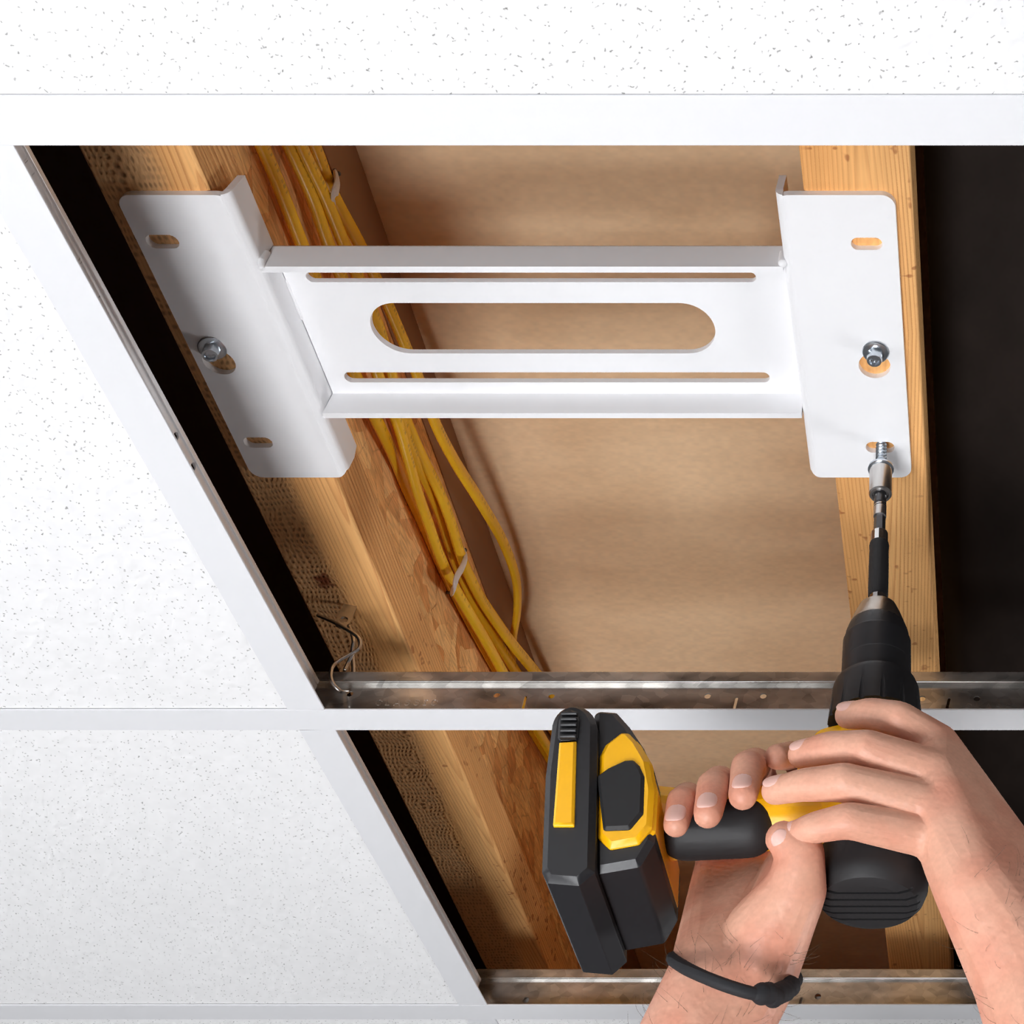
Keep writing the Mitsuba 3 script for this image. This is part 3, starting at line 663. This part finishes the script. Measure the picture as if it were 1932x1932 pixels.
# bracelet: round cord in front, knotted at its right end
bc = np.array(lerp(RWc, RE, .035)[:3])
bpx = [(1270, 1812, .612), (1300, 1830, .601), (1345, 1850, .597), (1390, 1866, .5985), (1430, 1876, .603), (1466, 1877, .612), (1487, 1866, .625), (1492, 1852, .640)]
front = [on_y(*q) for q in bpx]
cen = np.mean(front, 0)
back = [on_y(1478, 1838, .656), on_y(1430, 1822, .664), on_y(1370, 1812, .662), on_y(1310, 1806, .648), on_y(1272, 1806, .630)]
ring = spline(front + back + [front[0]], 8)[:-1]
add('bracelet__cord', sweep(ring, .0030, n=10, ref=(.1, .3, 1), closed=True)[0], 'mat_cord', smooth=True)
kn = []
for a, b in zip(spline(front[4:] + back[:1], 3)[:-1], spline(front[4:] + back[:1], 3)[1:]):
    m_ = (a + b) / 2 + rng.normal(0, .0006, 3); kn.append(bone((*a, .0036), (*m_, .0050), (*b, .0036)))
add('bracelet__knots', union(kn), 'mat_cord', smooth=50)
tag('bracelet', 'black cord bracelet around the right wrist at the bottom', 'bracelet')

# ------------------------------------------------------------------ yellow cables along the left joist
WX = -.4780                                  # right face of the joist's web
def cable(key, pts, lab, a=.0064, c=.0034):
    P = spline([on_x(x, y, X - .0055) for x, y, X in pts], 10)
    t, uv = sweep(P, a, c, 14)
    add(key, t, 'mat_cable', smooth=True, uv=uv)
    tag(key, lab, 'cable')
cable('electrical_cable', [(440, 160, -.466), (497, 281, -.466), (530, 360, -.466), (572, 468, -.466), (640, 640, -.466), (672, 712, -.465), (705, 782, -.463), (738, 850, -.466), (766, 918, -.4695), (800, 992, -.4695), (838, 1078, -.4695), (885, 1170, -.4695), (935, 1260, -.4695), (1000, 1370, -.4695), (1090, 1520, -.4695)], 'leftmost yellow cable at the top, lying lowest on the joist')
cable('electrical_cable_001', [(490, 160, -.465), (548, 281, -.465), (588, 370, -.463), (622, 468, -.461), (690, 640, -.459), (714, 712, -.457), (749, 795, -.456), (768, 860, -.456), (786, 925, -.457), (807, 985, -.458), (829, 1048, -.460), (857, 1108, -.462), (887, 1160, -.462), (916, 1209, -.461), (949, 1268, -.461), (986, 1332, -.461), (1030, 1405, -.461), (1100, 1525, -.461)], 'bright yellow cable running straight down from the crossbar to the middle ceiling bar')
cable('electrical_cable_002', [(520, 160, -.461), (570, 281, -.461), (612, 370, -.459), (652, 468, -.457), (715, 620, -.4565), (740, 712, -.458), (760, 800, -.461), (784, 868, -.462), (812, 926, -.464), (834, 982, -.466), (849, 1032, -.467), (864, 1072, -.468), (890, 1128, -.468), (922, 1184, -.468), (970, 1262, -.468), (1020, 1340, -.468), (1110, 1490, -.468)], 'printed yellow cable second from the right at the top')
cable('electrical_cable_003', [(545, 160, -.468), (596, 281, -.468), (630, 370, -.466), (682, 468, -.462), (738, 590, -.456), (786, 705, -.452), (822, 800, -.449), (858, 870, -.447), (905, 945, -.446), (948, 1020, -.446), (973, 1090, -.448), (976, 1150, -.452), (968, 1205, -.464), (966, 1250, -.4695), (985, 1320, -.4695), (1030, 1420, -.469)], 'yellow cable hanging apart in a bulging loop right of the others')
cable('electrical_cable_004', [(700, 640, -.4625), (735, 712, -.4615), (769, 800, -.4610), (795, 860, -.4595), (827, 924, -.4575), (850, 984, -.4575), (866, 1038, -.4595), (882, 1080, -.4605), (908, 1130, -.4605), (936, 1172, -.4595), (966, 1214, -.4585), (1012, 1270, -.4585), (1066, 1336, -.4585), (1150, 1440, -.4585)], 'yellow cable slanting away to the right below the white staple')
def staple(key, px, lab):
    P = [on_x(x, y, X - .0055) for x, y, X in px]
    add(key + '__strap', sweep(spline(P, 6), .0040, .0018, 10)[0], 'mat_staple', smooth=True)
    for q in (P[0], P[-1]):
        add(key + '__nail', bone((q[0] - .012, q[1], q[2], .0011), (q[0] + .0015, q[1], q[2], .0011), (q[0] + .002, q[1], q[2], .0018)), 'mat_dark_steel', smooth=40)
    tag(key, lab, 'cable staple')
staple('cable_staple', [(633, 328, -.470), (636, 345, -.458), (632, 362, -.454), (626, 376, -.458), (629, 384, -.468)], 'grey plastic staple over the cables near the top, above the crossbar')
staple('cable_staple_001', [(873, 1038, -.470), (878, 1052, -.458), (872, 1070, -.452), (862, 1088, -.449), (857, 1108, -.451), (852, 1118, -.468)], 'white plastic staple holding the cables halfway below the crossbar')

# ------------------------------------------------------------------ hanger wire and eye screw
EY = .787
e0 = np.array([*on_h(660, 1143, JB), JB])
pl = Polygon([(-.0035, .004), (.0035, .004), (.0042, -.010), (.0035, -.017), (0, -.0185), (-.0035, -.017), (-.0042, -.010)]).buffer(-.001).buffer(.001, 5).difference(Point(0, -.0120).buffer(.0024, 12))
eye = ext(pl, .0022).transform(np.array([[1.14, 0, .3, e0[0]], [.36, 0, -.95, e0[1] + .001], [0, 1.15, 0, e0[2] - .0005]], float))
add('eye_screw', eye, 'mat_steel', smooth=30)
tag('eye_screw', 'flat grey eye screw driven into the underside of the left joist', 'eye screw')
wp = [(664, 1270, .7765), (655, 1240, .778), (664, 1215, .777), (676, 1212, .774), (672, 1200, .772), (655, 1186, .774), (628, 1172, .780), (602, 1162, .786)]
w1 = [(600, 1161, .790), (628, 1173, .779), (652, 1186, .7715), (672, 1199, .769), (680, 1212, .769), (676, 1225, .769), (660, 1235, .769), (642, 1245, .768), (628, 1257, .767), (624, 1275, .766), (629, 1291, .7665), (641, 1303, .770), (653, 1306, .777), (658, 1303, .783)]
w2 = [(668, 1230, .7745), (662, 1240, .776), (656, 1252, .7775), (650, 1265, .777)]
w3 = [(658, 1180, .781), (664, 1195, .780), (667, 1210, .779), (665, 1225, .781), (666, 1245, .783), (667, 1268, .784), (666, 1282, .785)]
for q in (w1, w2, w3):
    add('hanger_wire__strand', sweep(spline([on_y(*p) for p in q], 8), .0013, n=10, ref=(.2, .9, .3))[0], 'mat_steel', smooth=True)
tag('hanger_wire', 'twisted grey steel wire hooked through the left end of the middle ceiling bar', 'wire')
